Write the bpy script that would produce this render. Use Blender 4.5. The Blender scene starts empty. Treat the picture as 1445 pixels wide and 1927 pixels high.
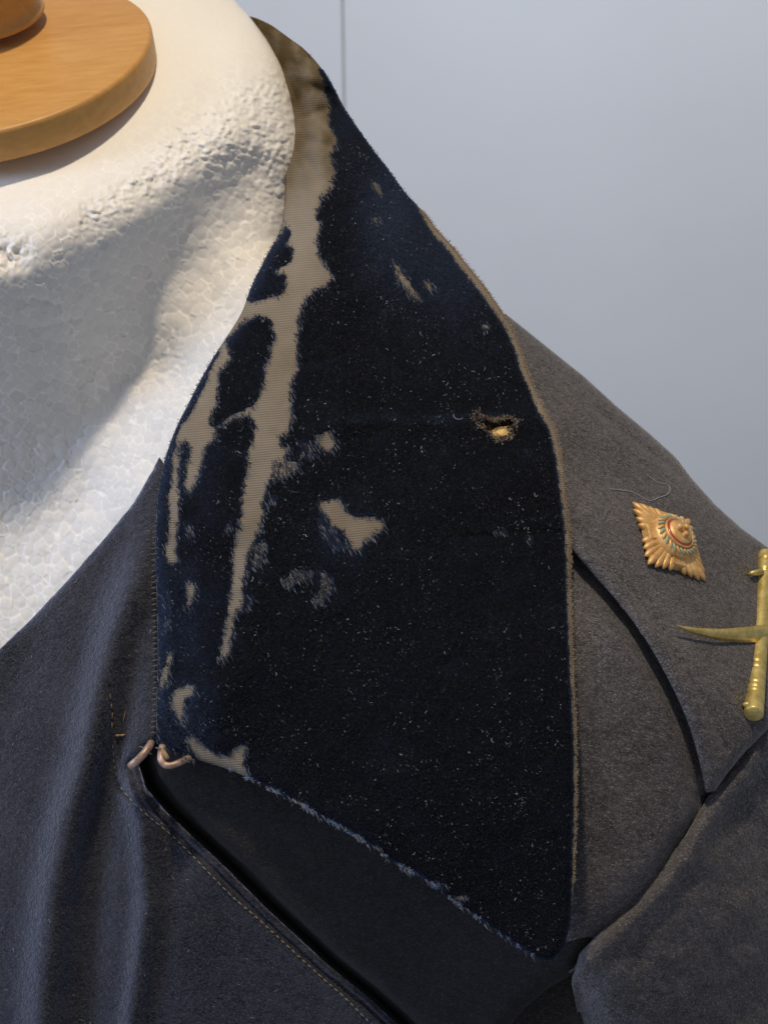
import bpy, math
import numpy as np
from mathutils import Matrix, Vector

# ------------------------------------------------------------------ camera, world, light
sc = bpy.context.scene
COL = sc.collection
MM = 0.16e-3            # one unit of the tracing grid, in metres, on the reference plane
DIST = 0.50             # camera to reference plane
CAM = np.array([0.0, -0.383, 1.721])
PITCH = math.radians(40)
# camera axes in the world (right, up, toward the camera)
RX = np.array([1.0, 0, 0])
RY = np.array([0, math.sin(PITCH), math.cos(PITCH)])
RZ = np.array([0, -math.cos(PITCH), math.sin(PITCH)])
ROT = np.stack([RX, RY, RZ])

def P(px, py, w=0.0):
    """traced position + depth above the reference plane -> world metres"""
    px = np.asarray(px, float); py = np.asarray(py, float); w = np.asarray(w, float)
    px, py, w = np.broadcast_arrays(px, py, w)
    k = (DIST - w * MM) / DIST
    c = np.stack([(px - 722.5) * MM * k, -(py - 963.5) * MM * k, -(DIST - w * MM)], -1)
    return CAM + c @ ROT

def V3(px, py, w=0.0):
    return Vector(P(px, py, w).tolist())

cd = bpy.data.cameras.new('camera'); cam = bpy.data.objects.new('camera', cd); COL.objects.link(cam)
cam.location = CAM; cam.rotation_euler = (math.radians(90) - PITCH, 0, 0)
cd.sensor_fit = 'VERTICAL'; cd.sensor_height = 24; cd.lens = 24 * DIST / (1927 * MM)
cd.clip_start = 0.02; cd.clip_end = 50
cd.dof.use_dof = True; cd.dof.focus_distance = DIST; cd.dof.aperture_fstop = 16
sc.camera = cam

wd = bpy.data.worlds.new('World'); sc.world = wd; wd.use_nodes = True
bg = wd.node_tree.nodes['Background']; bg.inputs[0].default_value = (0.80, 0.86, 1.0, 1); bg.inputs[1].default_value = 0.29

def lamp(name, loc, target, power, color, size):
    l = bpy.data.lights.new(name, 'AREA'); l.shape = 'DISK'; l.size = size; l.energy = power; l.color = color
    o = bpy.data.objects.new(name, l); COL.objects.link(o); o.location = loc
    o.rotation_euler = (Vector(target) - Vector(loc)).to_track_quat('-Z', 'Y').to_euler()
    return o
MID = P(650, 800, 0)
def cdir(x, y, z):
    v = np.array([x, y, z], float); v /= np.linalg.norm(v); return v @ ROT
lamp('ceiling_spot', tuple(MID + 1.15 * cdir(-0.10, 0.83, 0.52)), tuple(MID), 10.0, (1.0, 0.83, 0.61), 0.055)
lamp('window_glow', tuple(MID + 1.3 * cdir(-0.93, 0.16, 0.32)), tuple(MID), 7.9, (0.57, 0.71, 1.0), 0.40)
WY = MID[1] + 0.95       # the wall
wl = lamp('added_wall_light', (0.15, WY - 0.60, MID[2] + 0.40), (0.18, WY, MID[2] - 0.95), 1.9, (0.80, 0.88, 1.0), 0.25)  # unseen lamp added to brighten the wall
wl.data.spread = math.radians(100)
sc.view_settings.view_transform = 'Standard'; sc.view_settings.look = 'None'
sc.view_settings.exposure = 0.0; sc.view_settings.gamma = 1.0

# ------------------------------------------------------------------ number helpers
rng = np.random.default_rng(7)

def vnoise(x, y, seed=0):
    xi = np.floor(x).astype(np.int64); yi = np.floor(y).astype(np.int64)
    fx = x - xi; fy = y - yi; fx = fx*fx*(3-2*fx); fy = fy*fy*(3-2*fy)
    def h(a, b):
        n = (a*374761393 + b*668265263 + seed*974634777) & 0xffffffff
        n = ((n ^ (n >> 13)) * 1274126177) & 0xffffffff
        return ((n ^ (n >> 16)) & 0xffff) / 65535.0
    return (h(xi, yi)*(1-fx)+h(xi+1, yi)*fx)*(1-fy) + (h(xi, yi+1)*(1-fx)+h(xi+1, yi+1)*fx)*fy
def fbm(x, y, seed=0, o=4):
    s = 0; a = 0.5; t = 0
    for i in range(o):
        s = s + a*vnoise(x*2**i, y*2**i, seed+i); t += a; a *= 0.5
    return s/t - 0.5

class TPS:
    def __init__(s, pts, reg=0.0):
        p = np.array(pts, float); s.c = p[:, :2]/1000; n = len(p)
        K = s.phi(s.c[:, None]-s.c[None]) + reg*np.eye(n)
        A = np.zeros((n+3, n+3)); A[:n, :n] = K; A[:n, n] = 1; A[:n, n+1:] = s.c; A[n, :n] = 1; A[n+1:, :n] = s.c.T
        b = np.zeros(n+3); b[:n] = p[:, 2]; s.q = np.linalg.solve(A, b)
    def phi(s, d):
        r2 = (d**2).sum(-1); return 0.5*r2*np.log(r2+1e-12)
    def __call__(s, x, y):
        x = np.asarray(x, float); y = np.asarray(y, float); x, y = np.broadcast_arrays(x, y)
        sh = x.shape; X = np.stack([x.ravel(), y.ravel()], 1)/1000
        out = np.empty(len(X))
        for i in range(0, len(X), 20000):
            Y = X[i:i+20000]
            out[i:i+20000] = s.phi(Y[:, None]-s.c[None]) @ s.q[:-3] + s.q[-3] + Y @ s.q[-2:]
        return out.reshape(sh)

def spline(pts, closed=False, step=4.0):
    p = np.array(pts, float); n = len(p); out = []
    for i in range(n if closed else n-1):
        if closed: a, b, c, d = p[(i-1) % n], p[i], p[(i+1) % n], p[(i+2) % n]
        else: a, b, c, d = p[max(i-1, 0)], p[i], p[i+1], p[min(i+2, n-1)]
        m = max(1, int(np.linalg.norm(c-b)/step)); t = (np.arange(m)/m)[:, None]
        out.append(0.5*((2*b)+(-a+c)*t+(2*a-5*b+4*c-d)*t*t+(-a+3*b-3*c+d)*t**3))
    if not closed: out.append(p[-1:])
    return np.concatenate(out)

def inside(x, y, poly):
    r = np.zeros(x.shape, bool); p = np.asarray(poly, float); q = np.roll(p, -1, 0)
    for (x0, y0), (x1, y1) in zip(p, q):
        if y0 == y1: continue
        c = ((y0 > y) != (y1 > y)); r ^= c & (x < (x1-x0)*(y-y0)/(y1-y0)+x0)
    return r

def near(x, y, poly, closed=True):
    """distance to a polyline and the closest point on it"""
    a = np.asarray(poly, float); b = np.roll(a, -1, 0)
    if not closed: a, b = a[:-1], b[:-1]
    X = np.stack([x.ravel(), y.ravel()], 1); D = np.empty(len(X)); Q = np.empty_like(X)
    ab = b-a; L = (ab**2).sum(1)+1e-9
    for i in range(0, len(X), 8000):
        Y = X[i:i+8000]; t = ((Y[:, None]-a)*ab).sum(2)/L; t = np.clip(t, 0, 1)
        q = a+t[..., None]*ab; d = ((Y[:, None]-q)**2).sum(2); k = d.argmin(1)
        D[i:i+8000] = np.sqrt(d[np.arange(len(Y)), k]); Q[i:i+8000] = q[np.arange(len(Y)), k]
    return D.reshape(x.shape), Q

def cached(f, x0, y0, x1, y1, s=3.0):
    gx_ = np.arange(x0, x1+s, s); gy_ = np.arange(y0, y1+s, s); A = f(*np.meshgrid(gx_, gy_))
    def g(x, y):
        x = np.asarray(x, float); y = np.asarray(y, float)
        u = np.clip((x-x0)/s, 0, len(gx_)-1.001); v = np.clip((y-y0)/s, 0, len(gy_)-1.001); i = u.astype(int); j = v.astype(int); a = u-i; b = v-j
        return (A[j, i]*(1-a)+A[j, i+1]*a)*(1-b)+(A[j+1, i]*(1-a)+A[j+1, i+1]*a)*b
    return g

# ------------------------------------------------------------------ object helpers
def mesh(name, v, faces, mat, parent=None, smooth=True, uv=None, col=None, kind=None):
    me = bpy.data.meshes.new(name); v = np.asarray(v, float)
    faces = np.asarray(faces)
    n = faces.shape[1]
    me.vertices.add(len(v)); me.vertices.foreach_set('co', v.astype(np.float32).ravel())
    me.loops.add(faces.size); me.loops.foreach_set('vertex_index', faces.astype(np.int32).ravel())
    me.polygons.add(len(faces)); me.polygons.foreach_set('loop_start', np.arange(0, faces.size, n, dtype=np.int32))
    me.update(calc_edges=True)
    if smooth: me.polygons.foreach_set('use_smooth', np.ones(len(faces), bool))
    if uv is not None:
        l = me.uv_layers.new(name='UVMap'); l.data.foreach_set('uv', np.asarray(uv)[faces.ravel()].astype(np.float32).ravel())
    if col is not None:
        a = me.color_attributes.new('painted_tone', 'FLOAT_COLOR', 'POINT')
        c = np.ones((len(v), 4), np.float32); c[:, :col.shape[1]] = col; a.data.foreach_set('color', c.ravel())
    me.materials.append(mat); me.validate()
    o = bpy.data.objects.new(name, me); COL.objects.link(o); o.parent = parent
    if kind: o['kind'] = kind
    return o

def thing(name, label, cat, loc, group=None):
    o = bpy.data.objects.new(name, None); COL.objects.link(o); o.location = loc
    o['label'] = label; o['category'] = cat; o.empty_display_size = 0.01
    if group: o['group'] = group
    return o
def adopt(root):
    """children were built in world metres: keep them there under the placed empty"""
    bpy.context.view_layer.update()
    for c in list(root.children): c.matrix_parent_inverse = root.matrix_world.inverted()

def grid_sheet(name, outline, depth, mat, parent=None, step=5, thick=8, curl=0, curl_w=12, ragged=0, ragged_s=8, closed_smooth=False, painted_tone=None, holes=(), solid=True):
    pl = spline(outline, True, 4.0) if closed_smooth else np.concatenate([np.linspace(a, b, max(2, int(np.hypot(*(np.subtract(b, a)))/5)), endpoint=False) for a, b in zip(np.array(outline, float), np.roll(np.array(outline, float), -1, 0))])
    if ragged:
        nx = fbm(pl[:, 0]/ragged_s, pl[:, 1]/ragged_s, 3)*2*ragged; ny = fbm(pl[:, 0]/ragged_s, pl[:, 1]/ragged_s, 9)*2*ragged
        pl = pl+np.stack([nx, ny], 1)
    x0, y0 = pl.min(0)-step*2; x1, y1 = pl.max(0)+step*2
    xs = np.arange(x0, x1, step); ys = np.arange(y0, y1, step)
    X, Y = np.meshgrid(xs, ys); H, W = X.shape
    cx = X[:-1, :-1]+step/2; cy = Y[:-1, :-1]+step/2
    keep = inside(cx, cy, pl)
    hp = [spline(h, True, 2.0) for h in holes]
    for h in hp: keep &= ~inside(cx, cy, h)
    idx = np.arange(H*W).reshape(H, W)
    q = np.stack([idx[:-1, :-1], idx[1:, :-1], idx[1:, 1:], idx[:-1, 1:]], -1)[keep]
    cnt = np.bincount(q.ravel(), minlength=H*W)
    used = np.nonzero(cnt)[0]; remap = -np.ones(H*W, int); remap[used] = np.arange(len(used)); q = remap[q]
    x = X.ravel()[used].copy(); y = Y.ravel()[used].copy(); border = cnt[used] < 4
    rings = [pl]+hp
    d, Q = near(x, y, pl)
    bi = np.nonzero(border)[0]
    if len(bi):
        bd = np.full(len(bi), 1e9); bq = np.zeros((len(bi), 2))
        for r in rings:
            dd, qq = near(x[bi], y[bi], r); m = dd < bd; bd[m] = dd[m]; bq[m] = qq[m]
        ok = bd < step*1.6
        x[bi[ok]] = bq[ok, 0]; y[bi[ok]] = bq[ok, 1]; d[bi[ok]] = 0
    w = depth(x, y)
    if curl: w = w-curl*np.exp(-(d/curl_w)**1.5)
    o = mesh(name, P(x, y, w), q, mat, parent, uv=np.stack([x, -y], 1)*MM, col=None if painted_tone is None else painted_tone(x, y))
    if solid and thick:
        m = o.modifiers.new('thickness', 'SOLIDIFY'); m.thickness = thick*MM; m.offset = -1
    return o

def tube(path, rad, seg=8, caps=True):
    """tube through world points; radius in metres"""
    p = np.asarray(path, float); n = len(p); r = np.broadcast_to(np.asarray(rad, float), (n,))
    t = np.gradient(p, axis=0); t /= np.linalg.norm(t, axis=1)[:, None]+1e-12
    up = RZ if abs(t[0] @ RZ) < .9 else RX
    u = np.cross(t[0], up); u /= np.linalg.norm(u); V = []
    for i in range(n):
        u = u-t[i]*(u @ t[i]); u /= np.linalg.norm(u); b = np.cross(t[i], u)
        a = np.arange(seg)*2*math.pi/seg
        V.append(p[i]+r[i]*(np.cos(a)[:, None]*u+np.sin(a)[:, None]*b))
    V = np.concatenate(V); F = []
    for i in range(n-1):
        for j in range(seg):
            k = (j+1) % seg; F.append((i*seg+j, i*seg+k, (i+1)*seg+k, (i+1)*seg+j))
    if caps:
        V = np.concatenate([V, p[:1], p[-1:]]); a, b = n*seg, n*seg+1
        for j in range(seg):
            k = (j+1) % seg; F.append((a, k, j, a)); F.append((b, (n-1)*seg+j, (n-1)*seg+k, b))
    return V, F
def pymesh(name, V, F, mat, parent=None, smooth=True):
    me = bpy.data.meshes.new(name); F = [tuple(dict.fromkeys(f)) for f in F]
    me.from_pydata([tuple(v) for v in V], [], F); me.update(); me.materials.append(mat)
    if smooth: me.polygons.foreach_set('use_smooth', [True]*len(me.polygons))
    o = bpy.data.objects.new(name, me); COL.objects.link(o); o.parent = parent; return o

def fibres(name, x, y, w, dx, dy, dw, width, mat, parent=None, bend=None, col=None):
    """one thin two-segment blade for each base point"""
    n = len(x); L = np.hypot(dx, dy)+1e-6; nx = -dy/L*width/2; ny = dx/L*width/2
    if bend is None: bend = np.zeros(n)
    mx = x+dx*.55+nx*bend; my = y+dy*.55+ny*bend; mw = w+dw*.75
    A = P(x-nx, y-ny, w); B = P(x+nx, y+ny, w); C = P(mx+nx*.8, my+ny*.8, mw); D = P(mx-nx*.8, my-ny*.8, mw); E = P(x+dx, y+dy, w+dw)
    v = np.stack([A, B, C, D, E], 1).reshape(-1, 3); b = np.arange(n)[:, None]*5
    f = np.concatenate([b+[0, 1, 2], b+[0, 2, 3], b+[3, 2, 4]])
    return mesh(name, v, f, mat, parent, smooth=True, kind='stuff', col=None if col is None else np.repeat(col, 5, 0))

# ------------------------------------------------------------------ materials
def new_mat(name):
    m = bpy.data.materials.new(name); m.use_nodes = True; nt = m.node_tree
    b = nt.nodes['Principled BSDF']; return m, nt, b
def node(nt, t, **k):
    n = nt.nodes.new(t)
    for a, v in k.items(): setattr(n, a, v)
    return n
def ramp(nt, fac, stops):
    r = node(nt, 'ShaderNodeValToRGB'); e = r.color_ramp.elements
    while len(e) < len(stops): e.new(0.5)
    for el, (p, c) in zip(e, stops): el.position = p; el.color = (*c, 1)
    nt.links.new(fac, r.inputs[0]); return r.outputs[0]
def noise(nt, vec, scale, detail=3, rough=.55):
    n = node(nt, 'ShaderNodeTexNoise'); n.inputs['Scale'].default_value = scale; n.inputs['Detail'].default_value = detail
    n.inputs['Roughness'].default_value = rough
    if vec is not None: nt.links.new(vec, n.inputs['Vector'])
    return n.outputs['Fac']
def mapping(nt, out, scale=(1, 1, 1), rot=(0, 0, 0)):
    m = node(nt, 'ShaderNodeMapping'); m.inputs['Scale'].default_value = scale; m.inputs['Rotation'].default_value = rot
    nt.links.new(out, m.inputs[0]); return m.outputs[0]
def bump(nt, b, h, strength, dist, prev=None):
    n = node(nt, 'ShaderNodeBump'); n.inputs['Strength'].default_value = strength; n.inputs['Distance'].default_value = dist
    nt.links.new(h, n.inputs['Height'])
    if prev is not None: nt.links.new(prev, n.inputs['Normal'])
    nt.links.new(n.outputs[0], b.inputs['Normal']); return n.outputs[0]
def mix(nt, fac, a, b, mode='MIX'):
    m = node(nt, 'ShaderNodeMix', data_type='RGBA', blend_type=mode)
    for s, v in ((m.inputs[0], fac), (m.inputs[6], a), (m.inputs[7], b)):
        if hasattr(v, 'is_linked'): nt.links.new(v, s)
        elif isinstance(v, (int, float)): s.default_value = v
        else: s.default_value = (*v, 1)
    return m.outputs[2]

def wool_mat(name, dark, light, sheen=.25, grain=1.0, tint=(1, 1, 1)):
    m, nt, b = new_mat(name); tc = node(nt, 'ShaderNodeTexCoord').outputs['Object']
    st = mapping(nt, tc, (1, 2.4, 1.5), (.3, .5, .7))
    big = noise(nt, tc, 45, 4); fine = noise(nt, st, 620, 3, .8); mid = noise(nt, st, 260, 3, .7)
    mean = tuple((p*.5+q*.5) for p, q in zip(dark, light))
    c = ramp(nt, fine, [(.36, dark), (.64, light)])
    c = mix(nt, .35, c, ramp(nt, mid, [(.38, dark), (.62, light)]))
    c = mix(nt, .25, c, ramp(nt, big, [(.35, dark), (.65, light)]))
    c = mix(nt, max(0, 1-grain*.85), c, mean)
    fl = noise(nt, st, 1500, 1, .5); c = mix(nt, ramp(nt, fl, [(.56, (0,)*3), (.72, (.75*grain,)*3)]), c, tuple(q*1.9 for q in light))
    nt.links.new(c, b.inputs['Base Color']); b.inputs['Roughness'].default_value = 1; b.inputs['Specular IOR Level'].default_value = .08
    b.inputs['Sheen Weight'].default_value = sheen; b.inputs['Sheen Roughness'].default_value = .4; b.inputs['Sheen Tint'].default_value = (*tint, 1)
    p = bump(nt, b, fine, 1.0, .0004*grain); bump(nt, b, mid, .8, .0006*grain, p); return m
WOOL_SHADED = wool_mat('charcoal_wool_shaded', (.004, .004, .0045), (.058, .056, .062), .80, 1.15, (.48, .60, 1))  # left chest: weak warm light and blue fill put into the cloth colour
WOOL_LIT = wool_mat('charcoal_wool_lit', (.018, .0165, .018), (.165, .154, .160), .28)  # same cloth, its stronger light put into a paler colour
FACING = wool_mat('navy_facing_cloth', (.010, .010, .011), (.040, .037, .040), .06, .7)

def flat_mat(name, c, rough=.8, spec=.3, metal=0, sheen=0):
    m, nt, b = new_mat(name); b.inputs['Base Color'].default_value = (*c, 1); b.inputs['Roughness'].default_value = rough
    b.inputs['Specular IOR Level'].default_value = spec; b.inputs['Metallic'].default_value = metal; b.inputs['Sheen Weight'].default_value = sheen
    return m, nt, b
FUZZ = flat_mat('wool_fuzz', (.07, .07, .08), 1, .1, 0, .2)[0]
FUZZD = flat_mat('dark_wool_fuzz', (.03, .03, .036), 1, .1, 0, .1)[0]
LINT = flat_mat('pale_lint', (.42, .43, .46), .8, .3)[0]
THREAD = flat_mat('tan_thread', (.25, .215, .165), .8, .2)[0]
THREADD = flat_mat('grey_thread', (.12, .12, .12), .9, .2)[0]
ORANGE = flat_mat('orange_thread', (.32, .21, .12), .8, .2)[0]

# velvet: black navy pile; red channel = flattened worn pile and painted cool-light sheen (bluer, paler)
VEL, nt, b = new_mat('black_navy_velvet')
at = node(nt, 'ShaderNodeVertexColor', layer_name='painted_tone'); sp = node(nt, 'ShaderNodeSeparateColor'); nt.links.new(at.outputs[0], sp.inputs[0])
tc = node(nt, 'ShaderNodeTexCoord').outputs['Object']
n1 = noise(nt, tc, 1300, 4, .7)
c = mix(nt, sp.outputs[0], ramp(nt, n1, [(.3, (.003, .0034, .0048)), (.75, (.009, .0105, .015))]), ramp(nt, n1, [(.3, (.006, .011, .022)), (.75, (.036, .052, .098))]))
nt.links.new(c, b.inputs['Base Color']); b.inputs['Roughness'].default_value = 1; b.inputs['Specular IOR Level'].default_value = .04
b.inputs['Sheen Weight'].default_value = .13; b.inputs['Sheen Roughness'].default_value = .35; b.inputs['Sheen Tint'].default_value = (.35, .5, 1, 1)
bump(nt, b, n1, 1.0, .0003)
PILE, nt, b = new_mat('velvet_pile_fibre')
at = node(nt, 'ShaderNodeVertexColor', layer_name='painted_tone'); nt.links.new(at.outputs[0], b.inputs['Base Color'])
b.inputs['Roughness'].default_value = .6; b.inputs['Specular IOR Level'].default_value = .12

# bare velvet ground: fine tan twill
TWILL, nt, b = new_mat('tan_twill')
uv = node(nt, 'ShaderNodeTexCoord').outputs['UV']
wv = node(nt, 'ShaderNodeTexWave', wave_type='BANDS', bands_direction='Y'); wv.inputs['Scale'].default_value = 600; wv.inputs['Distortion'].default_value = 1.2; wv.inputs['Detail'].default_value = 1; wv.inputs['Detail Scale'].default_value = .15
nt.links.new(mapping(nt, uv, (1, 1, 1), (0, 0, .06)), wv.inputs[0])
wx = node(nt, 'ShaderNodeTexWave', wave_type='BANDS', bands_direction='X'); wx.inputs['Scale'].default_value = 640; wx.inputs['Distortion'].default_value = 1.0
nt.links.new(mapping(nt, uv, (1, 1, 1), (0, 0, .5)), wx.inputs[0])
mul = node(nt, 'ShaderNodeMath', operation='MULTIPLY'); nt.links.new(wv.outputs['Fac'], mul.inputs[0]); nt.links.new(wx.outputs['Fac'], mul.inputs[1])
add = node(nt, 'ShaderNodeMath', operation='ADD'); nt.links.new(wv.outputs['Fac'], add.inputs[0]); nt.links.new(mul.outputs[0], add.inputs[1])
c = ramp(nt, add.outputs[0], [(.05, (.17, .145, .112)), (.9, (.315, .272, .215))])
blot = noise(nt, uv, 60, 4); c = mix(nt, .35, c, ramp(nt, blot, [(.35, (.17, .12, .07)), (.65, (.28, .24, .19))]))
at = node(nt, 'ShaderNodeVertexColor', layer_name='painted_tone'); sp = node(nt, 'ShaderNodeSeparateColor'); nt.links.new(at.outputs[0], sp.inputs[0])
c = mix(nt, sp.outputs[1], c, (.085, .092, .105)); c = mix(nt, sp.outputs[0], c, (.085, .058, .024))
nt.links.new(c, b.inputs['Base Color']); b.inputs['Roughness'].default_value = .95; b.inputs['Specular IOR Level'].default_value = .1
bump(nt, b, add.outputs[0], .6, .0002)

# expanded foam: white beads; red channel = bead border
FOAM, nt, b = new_mat('white_bead_foam')
at = node(nt, 'ShaderNodeVertexColor', layer_name='painted_tone'); sp = node(nt, 'ShaderNodeSeparateColor'); nt.links.new(at.outputs[0], sp.inputs[0])
tc = node(nt, 'ShaderNodeTexCoord').outputs['Object']
c = mix(nt, sp.outputs[1], (.80, .78, .73), (.71, .69, .66)); c = mix(nt, sp.outputs[0], c, (.93, .91, .86))
nt.links.new(c, b.inputs['Base Color']); b.inputs['Roughness'].default_value = .55; b.inputs['Specular IOR Level'].default_value = .3
b.inputs['Subsurface Weight'].default_value = .2; b.inputs['Subsurface Radius'].default_value = (1, .85, .6); b.inputs['Subsurface Scale'].default_value = .002
bump(nt, b, noise(nt, tc, 900, 3), .25, .0003)

WOOD, nt, b = new_mat('varnished_beech')
tc = node(nt, 'ShaderNodeTexCoord').outputs['Object']
g = noise(nt, mapping(nt, tc, (10, 50, 50), (0, 0, .5)), 7, 5, .6); pores = noise(nt, mapping(nt, tc, (60, 500, 500), (0, 0, .5)), 6, 2, .5)
c = ramp(nt, g, [(.3, (.47, .235, .060)), (.7, (.56, .30, .09))])
c = mix(nt, ramp(nt, pores, [(.28, (.35,)*3), (.36, (0,)*3)]), c, (.28, .12, .03))
nt.links.new(c, b.inputs['Base Color']); b.inputs['Roughness'].default_value = .42; b.inputs['Specular IOR Level'].default_value = .35
bump(nt, b, pores, .15, .0003)

def gold(name, c1, c2, rough=.38, met=.6):
    m, nt, b = new_mat(name); tc = node(nt, 'ShaderNodeTexCoord').outputs['Object']
    n = noise(nt, tc, 330, 4, .65); nt.links.new(ramp(nt, n, [(.35, c1), (.65, c2)]), b.inputs['Base Color'])
    b.inputs['Metallic'].default_value = met; b.inputs['Roughness'].default_value = rough
    bump(nt, b, n, .3, .0003); return m
GILT = gold('aged_gilt', (.58, .32, .11), (.88, .57, .24), .5, .4)
BRASS = gold('brushed_brass', (.50, .38, .11), (.78, .63, .25), .42)
COPPER = gold('worn_copper_wire', (.22, .13, .09), (.58, .42, .34), .45, .3)
TEAL = flat_mat('pale_green_enamel', (.32, .40, .30), .35, .5)[0]
RED = flat_mat('red_enamel', (.42, .045, .03), .25, .6)[0]

WALLM, nt, b = new_mat('white_painted_panel')
tc = node(nt, 'ShaderNodeTexCoord').outputs['Object']
n = noise(nt, tc, 6, 3); nt.links.new(ramp(nt, n, [(.3, (.66, .665, .67)), (.7, (.69, .695, .70))]), b.inputs['Base Color']); b.inputs['Roughness'].default_value = .55
bump(nt, b, noise(nt, tc, 250, 2), .1, .0005)

# ------------------------------------------------------------------ setting: wall of two panels behind
def wall_x(px, py):       # where a sight line meets the wall
    d = P(px, py, 0)-CAM; return CAM[0]+d[0]*(WY-CAM[1])/d[1]
sx = wall_x(646, 100)
def box(name, a, b_, mat, parent, bev=.0008):
    x0, y0, z0 = a; x1, y1, z1 = b_
    V = [(x0,y0,z0),(x1,y0,z0),(x1,y1,z0),(x0,y1,z0),(x0,y0,z1),(x1,y0,z1),(x1,y1,z1),(x0,y1,z1)]
    F = [(3,2,1,0),(4,5,6,7),(0,1,5,4),(1,2,6,5),(2,3,7,6),(3,0,4,7)]
    o = pymesh(name, V, F, mat, parent, False); m = o.modifiers.new('bevel', 'BEVEL'); m.width = bev; m.segments = 2; return o
wall = box('wall', (-2.0, WY+.0035, -.6), (2.2, WY+.05, 2.6), flat_mat('wall_core', (.62, .63, .63))[0], None); wall['kind'] = 'structure'
wall['label'] = 'smooth pale blue grey wall of flat painted panels behind the coat'
box('wall_panel', (-2.0, WY, -.6), (sx-.0010, WY+.003, 2.6), WALLM, wall)
box('wall_panel', (sx+.0010, WY-.0006, -.6), (2.2, WY+.003, 2.6), WALLM, wall)

# ------------------------------------------------------------------ mannequin: foam torso with a wooden neck cap
mann = thing('mannequin', 'white bead foam tailor\'s bust with a round wooden neck cap inside the open coat', 'mannequin', P(100, 1100, -400))
NRM = np.array([-.155, 1.13, 1.0]); NRM /= np.linalg.norm(NRM)
DC = (-25, 103, -350.0)
def lathe(name, cpx, cpy, cw, prof, mat, parent, seg=160, mod=None):
    c = P(cpx, cpy, cw); n = NRM @ ROT; u = np.cross(RY, n); u /= np.linalg.norm(u); v = np.cross(n, u)
    a = np.arange(seg)*2*math.pi/seg; V = []
    for r, h in prof:
        V.append(c+n*h*MM+r*MM*(np.cos(a)[:, None]*u+np.sin(a)[:, None]*v))
    V = np.concatenate(V); m = len(prof); F = []
    for i in range(m-1):
        j = np.arange(seg); kk = (j+1) % seg; F.append(np.stack([i*seg+j, i*seg+kk, (i+1)*seg+kk, (i+1)*seg+j], 1))
    return mesh(name, V, np.concatenate(F), mat, parent)
prof = [(0.01, -70), (342, -70), (346, -66), (348, -58), (349, -10), (348, -5), (345, -1.5), (341, 0), (200, .8), (0.01, 1)]
lathe('neck_cap', *DC, prof, WOOD, mann)
def plane_w(px, py, off=0): return DC[2]+off*1.516+.155*(px-DC[0])+1.13*(py-DC[1])
fx, fy = -22, 34
lathe('neck_knob', fx, fy, float(plane_w(fx, fy)), [(0.01, -1), (116, -1), (121, 1), (124, 6), (122, 12), (117, 18), (116, 40), (120, 70), (128, 110), (133, 150), (128, 190), (112, 220), (80, 240), (40, 248), (.01, 250)], WOOD, mann)

crest = [(-120, 492), (0, 468), (120, 430), (230, 375), (320, 305), (400, 238), (470, 190), (545, 160)]
fo = TPS([(x, y, plane_w(x, y, -66)) for x, y in [(-150, 480), (-100, 100), (100, 0), (300, 0), (100, 300), (300, 150), (-100, 400), (250, 300), (400, 150), (430, 40), (100, 410), (350, 250), (-150, -60), (200, -60), (440, -60), (520, 120)]]
       + [(-150, 560, -90), (0, 520, -58), (120, 480, -85), (240, 415, -125), (340, 338, -175), (430, 268, -222),
          (0, 620, -135), (150, 560, -158), (290, 470, -205), (400, 370, -245), (480, 310, -270),
          (0, 760, -248), (150, 700, -256), (290, 610, -275), (360, 520, -265), (440, 420, -270), (520, 300, -262),
          (0, 900, -320), (120, 850, -322), (230, 780, -315), (300, 700, -302),
          (0, 1020, -368), (90, 1000, -350), (180, 930, -320), (250, 860, -272), (320, 760, -238), (380, 650, -225), (440, 550, -222), (500, 460, -235), (560, 330, -255),
          (0, 1150, -350), (100, 1100, -325), (200, 1020, -275), (270, 930, -215), (350, 800, -190), (420, 680, -180), (520, 480, -215), (0, 1300, -330), (200, 1200, -265), (330, 1000, -190)])
sil = spline([(380, -90), (425, -20), (452, 12), (478, 42), (512, 90), (538, 140), (556, 200), (570, 262), (573, 300), (565, 350), (556, 400), (545, 450)], False, 6)
fout = np.concatenate([sil, [(520, 560), (450, 760), (400, 950), (330, 1250), (-160, 1330), (-430, 1420), (-430, -90)]])
BEAD = 31*MM
def beads(pts):
    g = pts/BEAD; F1 = np.full(len(g), 9.); F2 = np.full(len(g), 9.); ID = np.zeros(len(g))
    for off in (0, .5):
        base = np.floor(g-off).astype(np.int64)
        for i in (-1, 0, 1):
            for j in (-1, 0, 1):
                for k_ in (-1, 0, 1):
                    c = base+[i, j, k_]; s = c[:, 0]*73856093 ^ c[:, 1]*19349663 ^ c[:, 2]*83492791 ^ int(off*77)
                    s = (s*1103515245+12345) & 0x7fffffff; r = np.stack([(s >> q) & 255 for q in (4, 11, 19)], 1)/255.
                    d = np.linalg.norm(c+off+.5*0+ (r-.5)*.32-g, axis=1)
                    n = d < F1; F2 = np.where(n, F1, np.minimum(F2, d)); F1 = np.where(n, d, F1); ID = np.where(n, r[:, 0], ID)
    return F1, F2, ID
_fc = {}
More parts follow.
